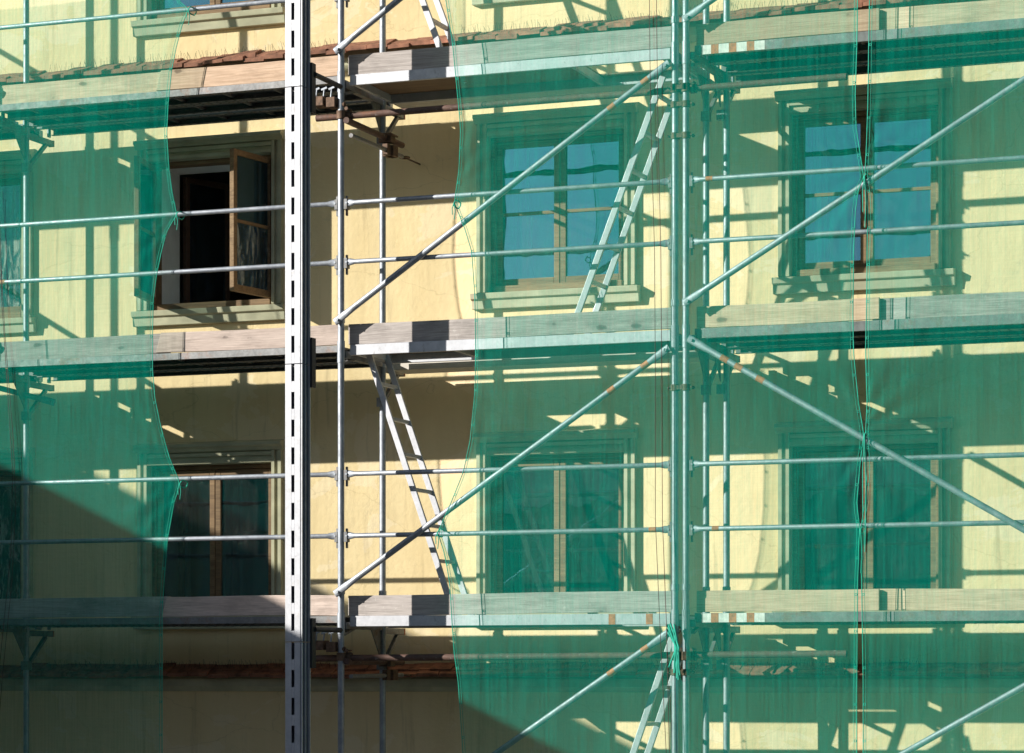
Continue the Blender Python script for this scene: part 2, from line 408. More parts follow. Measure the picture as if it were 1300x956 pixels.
def make_window(xc, z0, z1, kind, style):
    x0, x1 = xc - HALF, xc + HALF
    f = MB()                              # wooden box frame set in the opening
    ya, yb = YW + .04, YW + .15
    fw = .034
    f.box(x0, x0 + fw, ya, yb, z0, z1); f.box(x1 - fw, x1, ya, yb, z0, z1)
    f.box(x0 + fw, x1 - fw, ya + .001, yb - .001, z1 - fw, z1); f.box(x0 + fw, x1 - fw, ya - .03, yb - .001, z0, z0 + .05)
    win = f.build('window', M['frame'], BL, .005)
    # reveal behind the frame
    rv = MB()
    for a, b in ((x0, x0 + .02), (x1 - .02, x1)): rv.box(a, b, yb + .001, YW + TW + .06, z0, z1)
    rv.box(x0 + .02, x1 - .02, yb + .001, YW + TW + .06, z1 - .02, z1); rv.box(x0 + .02, x1 - .02, yb + .001, YW + TW + .06, z0, z0 + .03)
    rv.build('reveal', M['white'], win)
    # plaster surround with two grooves and a stepped head
    s = MB(); ow = .09
    for sg in (-1, 1):
        e = xc + sg * HALF
        lo, hi = sorted((e, e + sg * ow))
        s.box(lo, hi, YW - .022, YW + .039, z0 - .001, z1 + .10)
        a, b = sorted((e + sg * .004, e + sg * .030)); s.box(a, b, YW - .045, YW - .02, z0, z1 + .10)
        a, b = sorted((e + sg * .060, e + sg * .088)); s.box(a, b, YW - .045, YW - .02, z0, z1 + .10)
    s.prism([(YW + .039, z1), (YW - .022, z1), (YW - .022, z1 + .10), (YW + .039, z1 + .10)], x0, x1)
    s.prism([(YW, z1 + .10), (YW - .05, z1 + .10), (YW - .065, z1 + .125), (YW - .085, z1 + .14), (YW - .085, z1 + .165), (YW, z1 + .185)], x0 - ow - .015, x1 + ow + .015)
    s.box(x0 - .001, x1 + .001, YW - .045, YW - .02, z1 + .004, z1 + .03); s.box(x0 - .001, x1 + .001, YW - .045, YW - .02, z1 + .06, z1 + .088)
    s.build('surround', M['trim'], win)
    q = MB()
    q.prism([(YW + .038, z0), (YW + .038, z0 - .13), (YW - .05, z0 - .13), (YW - .058, z0 - .065), (YW - .082, z0 - .055), (YW - .09, z0 - .012), (YW, z0)], x0 - .125, x1 + .125)
    q.build('sill', M['trim'], win, .004)
    cx0, cx1 = x0 + fw, x1 - fw; m = (cx0 + cx1) / 2; zb, zt = z0 + .052, z1 - fw - .002
    yc = YW + .095
    if style == 'open':
        # both outer leaves swung out over the scaffold, inner leaves swung into the room
        casement(win, m, cx1, zb, zt, YW + .03, 'r', 80, 'dirty', .5)
        casement(win, cx0, m, zb, zt, YW + .03, 'l', 78, 'glass', .5)
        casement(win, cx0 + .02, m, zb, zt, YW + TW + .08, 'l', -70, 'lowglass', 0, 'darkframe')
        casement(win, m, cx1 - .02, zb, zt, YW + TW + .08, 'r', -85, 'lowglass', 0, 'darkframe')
    elif style == 'sky':
        casement(win, cx0, m - .003, zb, zt, yc, None, 0, 'glass', .5)
        casement(win, m + .003, cx1, zb, zt, yc, None, 0, 'glass', .5)
    else:
        casement(win, cx0, m - .003, zb, zt, yc, None, 0, 'lowglass', 0)
        casement(win, m + .003, cx1, zb, zt, yc, None, 0, 'lowglass', 0)
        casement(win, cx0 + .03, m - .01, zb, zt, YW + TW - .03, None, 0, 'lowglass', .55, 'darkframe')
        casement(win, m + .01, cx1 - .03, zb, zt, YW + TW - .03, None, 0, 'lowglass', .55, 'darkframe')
    if style != 'open':
        for sg in (-1, 1):  # added pale cloth strips, standing in for vertical reflections in the panes
            cm = MB(); n = 26; v = []
            wd = .17 if style == 'sky' else .12
            for j in (0, 1):
                for q in range(n + 1):
                    k = q / n; v.append((xc + sg * (HALF + .04 - wd * k * (1 + .25 * (1 - j))), YW + TW + .11 + .014 * math.sin(q * 1.9), z0 + .02 + j * (z1 - z0)))
            cm.add(v, [(q, q + 1, n + 2 + q, n + 1 + q) for q in range(n)], True)
            cm.build('reflection_strip', M['reflection_strip'], win)
    return win
for i, (xc, z0, z1, k) in enumerate(WIN):
    make_window(xc, z0, z1, k, 'open' if i == 0 else ('sky' if k in 'ut' and xc > -5 else 'low'))

# tiled string courses with bird spikes
def tile_course(zt, name='tile_course'):
    c = MB(); c.prism([(YW, zt - .02), (YW - .05, zt - .10), (YW - .05, zt - .16), (YW - .02, zt - .20), (YW, zt - .20)], -13, 11)
    base = c.build('string_course', M['trim'], BL)
    t = MB(); x = -9.0
    while x < 6.5:
        w = .18 + random.uniform(-.006, .006)
        for row, (yo, zo) in enumerate(((.0, .0), (.055, .028))):
            xx = x + (w / 2 if row else 0); dz = random.uniform(-.010, .012); ro = random.uniform(-.014, .014)
            a = (xx + .003, YW - .17 + yo + ro, zt - .085 + zo + dz); 
            v = []
            for th in (0, .028):
                for (ux, uy) in ((0, 0), (w - .006, 0), (w - .006, .17 - yo), (0, .17 - yo)):
                    v.append((a[0] + ux, a[1] + uy, a[2] + th + uy * .42 + ux * random.uniform(-.03, .03)))
            t.add(v, [(3, 2, 1, 0), (4, 5, 6, 7), (0, 1, 5, 4), (1, 2, 6, 5), (2, 3, 7, 6), (3, 0, 4, 7)])
        x += w
    t.build('roof_tile', M['tile'], BL)['kind'] = 'stuff'
    sp = MB(); x = -6
    while x < 4.5:
        h = random.uniform(.045, .08)
        if int(x * 1.1) % 4 != 3:
            p = Vector((x, YW - .07 + random.uniform(-.02, .02), zt - .02))
            sp.tube([p, p + Vector((random.uniform(-.025, .025), random.uniform(-.04, .02), h))], .0011, 4, False)
        x += random.uniform(.014, .024)
    sp.build('bird_spike', M['black'], BL)['kind'] = 'stuff'
tile_course(H + 4.95)
tile_course(H + .07)

# ------------------------------------------------------------------ scaffold
X0, X1, X1b, X2 = -4.45, -1.349, 1.229, 4.38
X1c = 1.309                                # the doubled standard
XL = X0 - 3.07
DK = [H + .44, H + 2.44, H + 4.43]
YR = .73
ZTOP = H + 6.45
SF = thing('scaffold', (-1.35, 0, 0.13), 'galvanised tube scaffold with rails and braces in front of the yellow facade', 'scaffold')
def standard(x, y, name='standard'):
    m = MB(); m.tube([(x, y, .17), (x, y, ZTOP)], .0242, 16)
    for d in DK:
        m.tube([(x, y, d - .14), (x, y, d + .02)], .0285, 16)
        m.tube([(x, y, d + .155), (x, y, d + .20)], .0295, 16)
    m.tube([(x, y, .135), (x, y, .17)], .07, 12)
    return m.build(name, M['galv'], SF)
for x in (XL, X0, X1, X1b, X1c, X2): standard(x, 0)
for x in (XL, -4.92, X0, -1.335, 1.233, 1.388, X2): standard(x, YR)  # the odd one in the far left bay is added unseen for its shadow
standard(-5.62, 0)  # extra post out of view, added for its shadow behind the left net

def frame(x, hasb=True):
    for d in DK:
        t = MB()
        t.bar((x + .0, .026, d - .075), (x, YR - .026, d - .075), .045, .05)
        t.bar((x + .0, .03, d - .14), (x, .24, d - .085), .03, .02)
        t.build('transom', M['galvdark'], SF)
        # gusset plates at the rear
        g = MB()
        v = [(x + e, y, z) for e in (-.004, .004) for y, z in ((YR - .028, d - .31), (YR - .028, d - .10), (YR - .20, d - .10))]
        g.add(v, [(0, 1, 2), (5, 4, 3), (0, 3, 4, 1), (1, 4, 5, 2), (2, 5, 3, 0)])
        g.build('gusset', M['galvdark'], SF)
        b = MB()                        # inner console carrying the inner plank
        b.bar((x, YR + .026, d - .105), (x, YR + .385, d - .105), .04, .045)
        b.bar((x, YR + .026, d - .36), (x, YR + .30, d - .13), .028, .028)
        b.box(x - .03, x + .03, YR - .03, YR + .035, d - .40, d - .33)
        b.build('console', M['galvdark'], SF)
        e = MB(); e.box(x - .024, x + .024, YR + .386, YR + .40, d - .13, d - .08); e.build('end_cap', M['orange'], SF)
for x in (X0, -1.343, 1.232, 1.35, X2): frame(x)

def clip(m, x, y, z):
    m.box(x - .012, x + .012, y - .01, y + .045, z - .045, z + .03)
    m.box(x - .006, x + .006, y + .01, y + .03, z - .09, z + .055)
RAILS = [(DK[0] + .585, 0), (DK[0] + 1.04, 0), (DK[1] + .60, 0), (DK[1] + 1.035, 0), (DK[2] + .58, 0), (DK[2] + 1.04, 0)]
def rail(xa, xb, z, y=.0):
    m = MB(); e = .085; r = .0178
    xa += .026; xb -= .026
    m.tube([(xa, y, z), (xa + .05, y, z), (xa + e, y, z), (xb - e, y, z), (xb - .05, y, z), (xb, y, z)], r, 12,
           flat=[(1.45, .32), (1.45, .32), (1, 1), (1, 1), (1.45, .32), (1.45, .32)])
    for q in (xa + .02, xb - .02): m.tube([(q, y - .014, z), (q, y + .014, z)], .008, 8)
    o = m.build('guard_rail', M['galv'], SF)
    for q in (xa + .012, xb - .012): c = MB(); clip(c, q, y, z); c.build('wedge', M['galvdark'], o)
    if random.random() < .35:
        q = xb - random.uniform(.10, .2) if random.random() < .5 else xa + random.uniform(.1, .2)
        s = MB(); s.tube([(q, y, z), (q + .05, y, z)], r + .0008, 12); s.build('paint_band', M['orange'], o)
for z, dy in RAILS:
    rail(XL, X0, z); rail(X0, X1, z); rail(X1, X1b, z); rail(X1c, X2, z)

def brace(a, b, y=-.045, band=None):
    m = MB(); a = Vector((a[0], y, a[1])); b = Vector((b[0], y, b[1])); d = (b - a).normalized()
    m.tube([a, a + d * .10, a + d * .18, b - d * .18, b - d * .10, b], .0225, 14, flat=[(1.25, .35), (1.25, .35), (1, 1), (1, 1), (1.25, .35), (1.25, .35)])
    for p in (a, b):
        p = p + d * (.03 if p is a else -.03); m.tube([p + Vector((0, -.022, 0)), p + Vector((0, .03, 0))], .011, 8)
    o = m.build('diagonal_brace', M['galv'], SF)
    for t in band or ():
        s = MB(); p = a + d * t; s.tube([p, p + d * .06], .0233, 14, False); s.build('paint_band', M['orange'], o)
for k, d in enumerate((DK[0] - 2, DK[0], DK[1], DK[2])):
    L_ = (b_ := None)
    brace((X1 - .03, d + .155), (X1b - .03, d + 1.86), band=(2.55, 2.85) if k < 3 else None)
brace((X1c + .0, DK[1] + .165), (X2, DK[1] + 1.95)); brace((X1c, DK[2] + .165), (X2, DK[2] + 1.95))
brace((X1c + .03, DK[1] - .08), (X2, DK[0] + .13), band=(.28, .40, .58)); brace((X1c, DK[0] - 1.85), (X2, DK[0] - .13))
for d in DK: brace((XL, d + 1.95), (X0, d + .16))  # unseen far left braces, added to cast diagonal shadows on the wall
brace((XL + 1.2, DK[1] + .3), (X0 + .28, DK[1] - .27), y=.70)

# swivel couplers that hold the doubled standards together
for z in (DK[0] - .42, DK[1] - .42, DK[2] - .42, DK[2] - .30, DK[1] + 1.35):
    c = MB(); c.tube([(X1b, 0, z - .022), (X1b, 0, z + .022)], .034, 10); c.tube([(X1c, 0, z - .022), (X1c, 0, z + .022)], .034, 10)
    c.box(X1b + .02, X1c - .02, -.03, .03, z - .015, z + .015)
    for x in (X1b - .045, X1c + .045): c.tube([(x, -.03, z), (x, .03, z)], .007, 6); c.tube([(x, .018, z), (x, .034, z)], .013, 6)
    c.build('coupler', M['rust'], SF)

# ------------------------------------------------------------------ decks
LV = ('lowest', 'middle', 'topmost'); 
BAYN = {'L': 'bay left of the hoist mast', 'M': 'ladder bay between mast and doubled posts', 'R': 'bay right of the doubled posts', 'LL': 'far left bay'}
def steel_plank(xa, xb, y0, y1, zt, label, bands=()):
    h = .068 if xa > 0 else .05
    t = thing('deck_plank', ((xa + xb) / 2, (y0 + y1) / 2, zt - .065), label, 'scaffold plank', 'steel deck planks of the scaffold')
    m = MB()
    m.box(xa, xb, y0 + .003, y1 - .003, zt - .006, zt)
    m.box(xa, xb, y0, y0 + .003, zt - h, zt - .001); m.box(xa, xb, y1 - .003, y1, zt - h, zt - .001)
    m.box(xa, xb, y0 + .003, y0 + .045, zt - h, zt - h + .003); m.box(xa, xb, y1 - .045, y1 - .003, zt - h, zt - h + .003)
    x = xa + .3
    while x < xb - .2:
        m.box(x, x + .02, y0 + .004, y1 - .004, zt - .03, zt - .007); x += .42
    m.build('plank', M['galvdark'], t)
    for x in (xa - .012, xb + .002):
        for y in (y0 + .06, y1 - .06): MB().box(x, x + .012, y - .02, y + .02, zt - .07, zt - .005).build('hook', M['galv'], t)
    hl = MB()                          # punched holes along both lips
    x = xa + .05
    while x < xb - .05:
        for yy in (y0 + .022, y1 - .022): hl.box(x, x + .016, yy - .008, yy + .008, zt - h - .0015, zt - h + .0004)
        x += .075
    hl.build('punched_hole', M['black'], t)['kind'] = 'stuff'
    for q in bands:
        b = MB(); b.box(xa + q, xa + q + .055, y0 - .0015, y0 + .001, zt - h + .001, zt - .002); b.build('paint_band', M['orange'], t)
    if bands:
        b = MB(); b.box(xa + bands[0] - .06, xa + bands[-1] + .13, y0 - .0008, y0 + .0006, zt - h + .002, zt - .003); b.build('white_band', M['whitep'], t)
def alu_deck(xa, xb, y0, y1, zt, label, hatch, lid_up=False):
    t = thing('hatch_deck', ((xa + xb) / 2, (y0 + y1) / 2, zt - .075), label, 'scaffold deck', 'plywood hatch decks of the ladder bay')
    m = MB(); h = .078
    m.box(xa, xb, y0, y0 + .028, zt - h, zt); m.box(xa, xb, y1 - .028, y1, zt - h, zt)
    for x in (xa, hatch[0] - .03, hatch[1], xb - .03): m.box(x, x + .03, y0 + .028, y1 - .028, zt - h + .01, zt - .013)
    m.build('side_beam', M['alu'], t, .003)
    p = MB()
    for a, b in ((xa, hatch[0]), (hatch[1], xb)):
        if b - a > .05: p.box(a, b, y0 + .029, y1 - .029, zt - .012, zt - .002)
    p.box(hatch[0], hatch[1], y1 - .11, y1 - .03, zt - .012, zt - .002)
    p.build('plywood', M['ply'], t)
    for q in (() if zt > DK[1] + .5 else ((xb - xa - .46, xb - xa - .18) if zt < DK[1] - .5 else ())):
        b = MB(); b.box(xa + q, xa + q + .05, y0 - .0015, y0 + .001, zt - h + .001, zt - .002); b.build('paint_band', M['orange'], t)
    l = MB()                            # the lid leans open against the wall side
    l.bar(((hatch[0] + .02), y1 - .125, zt + .004), ((hatch[0] + .02), y1 - .06, zt + .42), hatch[1] - hatch[0] - .05, .012, (0, 1, 0)) if False else None
def toe_board(xa, xb, z, mat, label, y=.062, cut=0, h=.150, tilt=0, t=.03, back=0):
    o = MB(); n = 14; vs = []
    ph = random.uniform(0, 6)
    for i in range(n + 1):
        k = i / n; x = xa + (xb - xa) * k; zz = z + tilt * (k - .5) + .004 * math.sin(k * 5 + ph); yy = y + .004 * math.sin(k * 4 + ph)
        c = cut if i == 0 else 0
        vs += [(x, yy, zz), (x, yy + t, zz), (x + c, yy + t, zz + h), (x + c, yy, zz + h)]
    fs = [(0, 1, 2, 3), tuple(4 * n + q for q in (3, 2, 1, 0))]
    for i in range(n):
        for q in range(4): fs.append((4 * i + q, 4 * i + 4 + q, 4 * i + 4 + (q + 1) % 4, 4 * i + (q + 1) % 4))
    o.add(vs, fs); ob = o.build('toe_board', M[mat], None, .003)
    # origin at the board's base
    off = Vector(((xa + xb) / 2, y, z))
    for v in ob.data.vertices: v.co -= off
    ob.location = off
    return tag(ob, label, 'toe board', 'wooden toe boards along the deck edges')

for k, d in enumerate(DK):
    lv = LV[k]
    zt = d - .004
    for bay, xa, xb in (('LL', XL, X0), ('L', X0, X1), ('R', X1c, X2)):
        steel_plank(xa + .05, xb - .05, .045, .365, zt, f'outer steel plank of the {lv} deck, {BAYN[bay]}', (.12, .25, .38) if (bay == 'R' and k != 1) else ())
        steel_plank(xa + .05, xb - .05, .375, .695, zt, f'second steel plank from the front, {lv} deck, {BAYN[bay]}')
        steel_plank(xa + .05, xb - .05, .757, 1.07, zt - .001, f'inner steel plank near the wall, {lv} deck, {BAYN[bay]}')
    xa, xb = X1 + .05, X1b - .05
    hx = (xa + .08, xa + .78) if k == 1 else (xb - .74, xb - .08)
    alu_deck(xa, xb, .045, .67 if k == 1 else .775, zt, f'aluminium and plywood {lv} deck with a ladder hatch, {BAYN["M"]}', hx)
    # inner timber plank
    ip = MB(); dz = .04 if k == 1 else 0; ip.box(xa + .02, xb - .02, .79, 1.06, zt - .075 - dz, zt - dz)
    o = ip.build('timber_plank', M['palewood'], None, .004)
    off = Vector(((xa + xb) / 2, .9, zt - .075 - dz))
    for v in o.data.vertices: v.co -= off
    o.location = off
    tag(o, f'paint spotted timber plank on the wall side of the {lv} ladder bay deck', 'plank', 'timber planks on the inner consoles')

def bx(px): return at(px, 400, .06).x
for k, (d, m1, m2) in enumerate(((DK[0], 'pinkpine', 'pine'), (DK[1], 'grey', 'pinkpine'), (DK[2], 'pine', 'pine'))):
    lv = LV[k]
    toe_board(XL + .1, bx(212), d, 'grey' if k != 2 else 'pine', f'long toe board under the left net, {lv} deck, running out of the picture', .095, tilt=.006)
    toe_board(bx(197 if k else 205), bx(431), d + .002, m2 if k else 'pinkpine', f'{"reddish new" if k != 1 else "pale pink"} toe board of the {lv} deck passing behind the hoist mast', .062, cut=.045, tilt=-.004)
    toe_board(bx(442), bx(852), d + .001, 'grey', f'grey weathered toe board of the {lv} deck in the ladder bay', .062, tilt=.003)
    toe_board(bx(884), bx(1116), d + .002, 'pine', f'yellowish pine toe board of the {lv} deck, starting at the doubled posts', .062, tilt=.006)
    toe_board(bx(1106), X2 - .05, d - .002, 'pine' if k != 1 else 'grey', f'toe board of the {lv} deck at the right edge of the picture', .095, tilt=-.004)

# ------------------------------------------------------------------ ladders (stiles lean along the facade, rungs run across)
def ladder(xb, zb, xt, zt, y0, label, w=.34):
    t = thing('ladder', (xb, y0 + w / 2, zb), label, 'ladder', 'aluminium ladders between the decks')
    a = Vector((xb, y0, zb)); b = Vector((xt, y0, zt)); d = b - a; L = d.length; d.normalize()
    for y in (y0, y0 + w):
        m = MB(); m.bar((xb, y, zb), (xt, y, zt), .024, .046, (d.z, 0, -d.x) if False else (1, 0, 0)); m.build('stile', M['alu'], t, .004)
    s = .16
    while s < L - .1:
        p = a + d * s; m = MB(); m.bar(p + Vector((0, .012, 0)), p + Vector((0, w - .012, 0)), .032, .026, (0, 0, 1)); m.build('rung', M['alu'], t, .003); s += .28
def lad(p0, p1, y, label):
    a = at(p0[0], p0[1], y); b = at(p1[0], p1[1], y)
    ladder(a.x, a.z, b.x, b.z, y, label)
a = at(569, 755, .2); b = at(467, 452, .2); e = (a.z - DK[0]) / (b.z - a.z)
ladder(a.x - (b.x - a.x) * e, DK[0] - .015, b.x + .0, b.z + .04, .20, 'ladder leaning left, climbing from the lowest deck in the open gap between the nets')
a = at(733, 398, .2); b = at(842, 106, .2); e = (a.z - DK[1]) / (b.z - a.z)
ladder(a.x - (b.x - a.x) * e, DK[1] - .015, b.x, b.z + .05, .20, 'ladder leaning right behind the green net in front of a blue window')
a = at(567, 52, .2); ladder(a.x + .02, DK[2] - .015, a.x - .75, DK[2] + 2.0, .20, 'ladder whose foot stands on the topmost deck at the top of the picture')
a = at(832, 866, .2); ladder(a.x - .52, DK[0] - 2.0, a.x + .16, DK[0] - .08, .20, 'ladder reaching the lowest deck from below beside the doubled posts')

# ------------------------------------------------------------------ hoist mast
ym0, ym1 = -.62, -.49
xm0, xm1 = at(362, 400, ym0).x, at(383, 400, ym0).x
joints = [at(372, y, ym0).z for y in (815, 462, 110)]
joints = [joints[0] - 4, joints[0] - 2] + joints + [joints[2] + 2]
MS = thing('hoist_mast', ((xm0 + xm1) / 2, (ym0 + ym1) / 2, .13), 'pale slotted metal hoist mast standing upright in front of the scaffold', 'mast')
MB().box(xm0 - .1, xm1 + .1, ym0 - .1, ym1 + .1, .132, joints[0] - 0.004).build('base', M['galvdark'], MS)
xc = (xm0 + xm1) / 2 - .004
for za, zb in zip(joints, joints[1:] ):
    za += .0025; zb -= .0025
    m = MB(); t = .005
    m.box(xm0, xc - .012, ym0, ym0 + t, za, zb); m.box(xc + .012, xm1 - .012, ym0, ym0 + t, za, zb)
    z = za; pitch = .2; k = 0
    n = round((zb - za) / pitch)
    for k in range(n):
        z0 = za + k * (zb - za) / n
        m.box(xc - .012, xc + .012, ym0 + .0003, ym0 + t - .0003, z0, z0 + .078)
    m.box(xm0, xm0 + t, ym0 + t, ym1, za, zb); m.box(xm0 + t, xm1, ym1 - t, ym1, za, zb)
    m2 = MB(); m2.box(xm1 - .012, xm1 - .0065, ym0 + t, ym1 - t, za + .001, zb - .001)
    m.box(xm1 - .007, xm1 + .004, ym0 + .001, ym0 + .012, za, zb)
    m.box(xm1 - .007, xm1 + .012, ym1 - .018, ym1 - .006, za, zb)
    m.box(xm1 - .007, xm1 + .006, ym0 + .055, ym0 + .063, za, zb)
    ms_ = m.build('mast_section', M['alu'], MS, .0015); m2.build('side_channel', M['shade_navy'], ms_)
# arms back to the scaffold with their clamps
for z in (H + .17, H + 2.19, H + 4.17):
    m = MB(); m.box(xm1 + .013, xm1 + .030, ym1 - .02, ym1 + .05, z - .12, z + .24)
    m.tube([(xm1 + .03, ym1 + .02, z + .16), (xm1 + .03, .10, z + .16)], .02, 10) if z > H + 3 or z < H + 1 else None
    m.build('bracket', M['black'], MS, .004)

# ------------------------------------------------------------------ brown tubes tied on behind the front posts
def brown_tube(z, xa, xb, label, tilt=0.0):
    t = thing('scaffold_tube', ((xa + xb) / 2, .066, z), label, 'scaffold tube', 'brown scaffold tubes clamped along the front')
    m = MB(); m.tube([(xa, .05, z - tilt), (xb, .05, z + tilt)], .0245, 14, False); m.tube([(xa + .001, .05, z - tilt), (xb - .001, .05, z + tilt)], .021, 14, False); m.build('tube', M['brown'], t)
    for x in (X1, X1b, X1c):
        c = MB(); c.tube([(x + .02, .05, z + tilt * 0 - .0), (x + .062, .05, z)], .034, 10); c.tube([(x, 0, z - .03), (x, 0, z + .03)], .034, 10)
        c.tube([(x + .045, .0, z + .045), (x + .045, .085, z + .045)], .007, 6); c.tube([(x + .045, -.01, z + .045), (x + .045, .008, z + .045)], .015, 6)
        c.build('coupler', M['rust'], t)
xa = at(402, 140, .05).x; xb = at(1075, 97, .05).x
brown_tube(H + 4.125, xa, xb, 'brown rusty tube running under the topmost deck across the ladder bay', -.0)
brown_tube(H + .135, xa, xb, 'brown rusty tube running under the lowest deck across the ladder bay', .012)

def wall_tie(z, label, x=X1 + .05):
    t = thing('wall_tie', (x, .8, z), label, 'wall tie', 'tubes tying the scaffold back to the wall')
    m = MB(); m.tube([(x, -.02, z), (x, 1.02, z)], .024, 12); m.build('tube', M['brown'], t)
    m = MB(); m.tube([(x + .03, .0, z - .11), (x + .03, .95, z - .10)], .017, 10); m.build('ring_bolt_tube', M['galvdark'], t)
    m = MB(); pts = [(x + .03 + .035 * math.sin(a), 1.0 - .035 * math.cos(a), z - .10) for a in [i * .5 for i in range(12)]]
    m.tube([(x + .03, .93, z - .10)] + pts, .008, 8); m.tube([(x + .03, 1.03, z - .10), (x + .03, YW + .02, z - .10)], .007, 8)
    m.box(x + .01, x + .05, .62, .80, z - .14, z - .06)
    m.build('hook', M['rust'], t)
    c = MB(); c.box(x - .05, x + .05, YR - .045, YR + .045, z - .035, z + .035); c.box(x - .02, x + .07, YR - .04, YR + .05, z - .14, z - .06)
    for dx in (-.06, .06): c.tube([(x + dx, YR - .06, z + .02), (x + dx, YR + .06, z + .02)], .008, 6)
    c.build('coupler', M['rust'], t)
wall_tie(H + 4.08, 'brown wall tie with a hook under the topmost deck beside the hoist mast')
wall_tie(H + .10, 'dark wall tie under the lowest deck beside the hoist mast')
for z, lb in ((H + 4.23, 'rusty clamp cluster with wing nuts right of the mast under the topmost deck'), (H + .22, 'rusty clamp cluster with wing nuts right of the mast under the lowest deck')):
    t = thing('clamp', (X1 - .15, .05, z), lb, 'clamp', 'clamps between mast and scaffold')
    c = MB(); c.tube([(X1 - .22, .0, z), (X1 + .03, .0, z - .03)], .02, 8); c.box(X1 - .20, X1 - .12, -.06, .06, z - .035, z + .035); c.box(X1 - .10, X1 - .03, -.05, .05, z - .05, z + .025)
    c.build('body', M['rust'], t, .004)
    c = MB()
    for q in (-.19, -.13, -.07):
        c.tube([(X1 + q, -.03, z + .02), (X1 + q + .01, -.03, z + .10)], .006, 6); c.bar((X1 + q - .015, -.03, z + .085), (X1 + q + .03, -.03, z + .10), .012, .014)
    c.build('wing_nut', M['galv'], t)

# ------------------------------------------------------------------ green debris nets
YN = -.085
def curve(pts):
    """edge as list of (z, x) rising in z from pixel points on the net plane"""
    q = sorted((at(px, py, YN).z, at(px, py, YN).x) for px, py in pts)
    def f(z):
        if z <= q[0][0]: return q[0][1]
        if z >= q[-1][0]: return q[-1][1]
        for (a, b), (c, d) in zip(q, q[1:]):
            if a <= z <= c: return b + (d - b) * (z - a) / (c - a)
    return f
E_L = curve([(226, -80), (224, -30), (226, 0), (240, 12), (232, 30), (224, 60), (218, 90), (214, 130), (212, 170), (215, 215), (219, 245), (225, 272), (213, 292), (205, 320), (199, 350), (195, 380), (194, 420), (194, 470), (197, 505), (204, 540), (215, 580), (229, 614), (221, 640), (213, 685), (209, 730), (206, 780), (206, 866), (206, 960)])
E_ML = curve([(560, -60), (566, 0), (574, 50), (578, 90), (582, 130), (585, 165), (583, 215), (577, 258), (590, 290), (599, 320), (603, 380), (604, 450), (603, 500), (597, 560), (588, 600), (572, 640), (556, 676), (565, 705), (571, 740), (574, 790), (577, 830), (582, 866), (588, 960)])
E_MR = curve([(1090, -60), (1089, 0), (1088, 60), (1086, 120), (1087, 160), (1093, 200), (1097, 224), (1090, 240), (1086, 270), (1084, 320), (1083, 400), (1084, 450), (1090, 510), (1097, 552), (1092, 590), (1088, 640), (1092, 672), (1089, 740), (1088, 866), (1088, 960)])
E_RL = curve([(1105, -60), (1104, 0), (1103, 60), (1102, 130), (1100, 190), (1098, 224), (1102, 250), (1101, 320), (1100, 400), (1099, 450), (1101, 510), (1099, 552), (1101, 600), (1098, 640), (1093, 672), (1094, 740), (1096, 866), (1096, 960)])
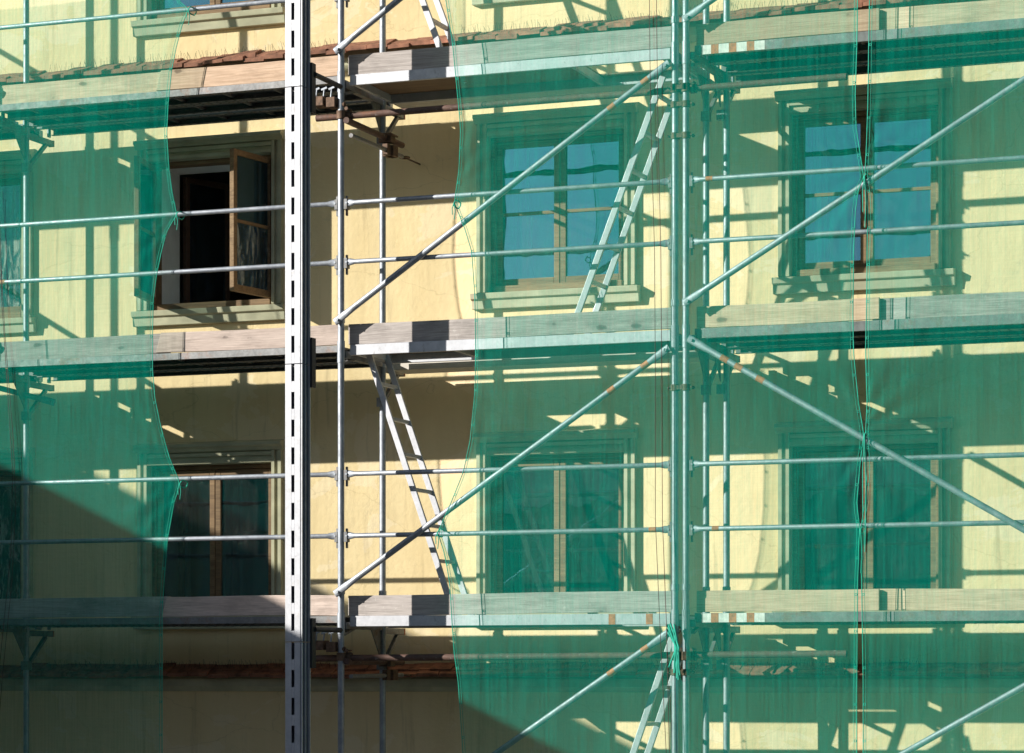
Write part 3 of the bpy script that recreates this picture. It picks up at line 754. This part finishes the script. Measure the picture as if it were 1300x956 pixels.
def net(label, lx, rx, edges, folds):
    """sheet between the edge functions; folds = list of (side, z, strength, width)"""
    z0, z1 = 3.2, H + 6.3; nz = 300
    width = rx(H + 3) - lx(H + 3); nx = int(width / .022)
    sd = random.uniform(0, 50)
    v = []; f = []
    cr = []
    for side, zf, st, w in folds:
        for q in range(7):
            fx = lx(zf) if side == 'l' else rx(zf); an = random.uniform(-1.35, 1.35)
            cr.append((fx, zf, math.cos(an) * (1 if side == 'l' else -1), math.sin(an), random.uniform(.35, 1.2), random.uniform(.003, .008)))
    for q in range(int(width * 2.2)):
        an = random.gauss(math.pi / 2, .25)
        cr.append((lx(H + 3) + width * random.random(), H + random.uniform(-1, 5.5), math.cos(an), math.sin(an), random.uniform(.3, 1.4), random.uniform(.001, .004)))
    for j in range(nz + 1):
        z = z0 + (z1 - z0) * j / nz
        a, b = lx(z), rx(z)
        for i in range(nx + 1):
            s = i / nx; x = a + (b - a) * s
            y = YN + .008 * math.sin(x * 2.3 + z * .6 + sd) + .002 * math.sin(x * 9 + math.sin(z * 1.3 + sd) * 2) + .0012 * math.sin(x * 31 + z * .8 + sd)
            for side, zf, st, w in folds:
                dx = (x - a) if side == 'l' else (b - x)
                g = math.exp(-(dx / w) ** 2) * math.exp(-((z - zf) / 1.0) ** 2)
                if g > .01:
                    ang = math.atan2(z - zf, dx + .12)
                    y += st * g * .005 * math.sin(ang * 15 + sd)
            for fx, fz, ux, uz, L, am in cr:
                al = (x - fx) * ux + (z - fz) * uz
                if 0 < al < L:
                    pe = (x - fx) * uz - (z - fz) * ux
                    if abs(pe) < .05: y -= am * math.exp(-(pe / .016) ** 2) * math.sin(math.pi * al / L)
            # soft pleats just inside each free edge
            for side, on in (('l', edges[0]), ('r', edges[1])):
                if on:
                    dx = (x - a) if side == 'l' else (b - x)
                    y += .007 * math.exp(-dx / .11) * math.sin(dx * 75 + math.sin(z * 1.7) * 1.5)
            v.append((x, min(y, -.06), z))
    for j in range(nz):
        for i in range(nx):
            k = j * (nx + 1) + i; f.append((k, k + 1, k + nx + 2, k + nx + 1))
    m = MB(); m.v = v; m.f = f; m.sm = [True] * len(f)
    t = thing('debris_net', ((lx(z0) + rx(z0)) / 2, YN, z0), label, 'scaffold net', 'green debris nets hung on the scaffold')
    m.build('mesh_sheet', M['net'], t)
    for on, fn, sg in ((edges[0], lx, 1), (edges[1], rx, -1)):
        if on:
            h = MB(); pts = [(fn(z), YN - .002, z) for z in [z0 + (z1 - z0) * j / 160 for j in range(161)]]
            h.tube(pts, .0032, 6)
            h.tube([(x + sg * .02, y - .004, z) for x, y, z in pts], .0016, 5)
            hm = h.build('hem', M['hem'], t)
            e = MB(); zz = z0 + .1
            while zz < z1:
                cx = fn(zz) + sg * .011
                e.tube([(cx + .008 * math.cos(a), YN - .005, zz + .008 * math.sin(a)) for a in [i * math.pi / 4 for i in range(9)]], .0022, 5, False); zz += .25
            e.build('eyelet', M['hem'], hm)['kind'] = 'stuff'
    return t
net('left green debris net reaching to the hoist mast side, over the far left window', lambda z: -8.0, E_L, (0, 1), [('r', DK[1] + 1.035, 1, .5), ('r', DK[0] + 1.04, 1, .5)])
net('middle green debris net, over the ladder leaning right and doubled posts', E_ML, E_MR, (1, 1), [('l', DK[1] + 1.035, 1.2, .4), ('l', DK[0] + .585, 1.6, .55), ('r', DK[1] + 1.03, 1.5, .3), ('r', DK[0] + 1.2, 1.6, .35), ('l', DK[1] - .4, .9, .5)])
net('right green debris net from the dark slit to the right picture edge', E_RL, lambda z: 5.6, (1, 0), [('l', DK[1] + 1.03, 1.5, .3), ('l', DK[0] + 1.2, 1.8, .5)])
# ties
def tie(px, py, label, tail=.12):
    p = at(px, py, YN)
    m = MB(); pts = []
    for i in range(13):
        a = i * 2 * math.pi / 12; pts.append((p.x + .006 * math.sin(3 * a), -.033 + .062 * math.cos(a) , p.z + .030 * math.sin(a)))
    m.tube(pts, .005, 6)
    m.tube([(p.x, -.095, p.z), (p.x + .012, -.10, p.z - tail * .5), (p.x + .004, -.10, p.z - tail)], .0035, 6)
    m.tube([(p.x, -.095, p.z), (p.x - .012, -.10, p.z - tail * .3), (p.x - .010, -.10, p.z - tail * .7)], .0035, 6)
    o = m.build('net_tie', M['hem'])
    for v in o.data.vertices: v.co -= p
    o.location = p
    tag(o, label, 'net tie', 'green cords knotting the nets to the tubes')
tie(240, 12, 'green knot holding the left net to the rail at the top of the picture')
tie(225, 272, 'green knot holding the left net to the rail crossing the open window')
tie(229, 614, 'green knot holding the left net to a rail across the lower left window')
tie(577, 258, 'green knot holding the middle net to the rail above the yellow wall')
tie(556, 676, 'green knot holding the middle net to the rail beside the lower ladder')
tie(1098, 224, 'green knot closing the slit between nets in front of the upper right window', .35)
tie(1098, 552, 'green knot closing the slit between nets above the lower right window', .8)
tie(1093, 672, 'green knot closing the slit between nets across the lower right window', .3)
p = at(850, 800, -.08)
m = MB()
for k in range(7):
    x = p.x + random.uniform(-.02, .05)
    m.tube([(x, -.10, p.z + random.uniform(0, .05)), (p.x + .06 + random.uniform(-.02, .02), -.105, p.z - .12), (x + random.uniform(0, .08), -.10, p.z - .3 + random.uniform(-.05, .05))], .007, 6)
o = m.build('rope_bunch', M['hem'])
tag(o, 'bunch of green cord knotted round the doubled posts under the lowest deck', 'rope')
# thin cords
def hang(pts, label):
    m = MB(); m.tube([tuple(at(px, py, -.11)) for px, py in pts], .0022, 5); o = m.build('cord', M['cord'])
    tag(o, label, 'cord', 'thin dark cords hanging in front of the nets')
hang([(824, -40), (826, 150), (831, 320), (832, 480), (832, 660), (838, 800), (846, 960)], 'left one of two thin dark cords hanging just left of the doubled posts')
hang([(833, -40), (835, 150), (839, 320), (840, 480), (841, 660), (846, 790), (850, 960)], 'right one of two thin dark cords hanging just left of the doubled posts')
hang([(-2, 200), (2, 380), (10, 500), (16, 600), (14, 700), (4, 800), (-6, 900)], 'left one of two thin dark cords near the left picture edge')
hang([(-4, 240), (6, 420), (17, 560), (20, 640), (15, 740), (3, 860), (-4, 950)], 'right one of two thin dark cords near the left picture edge')
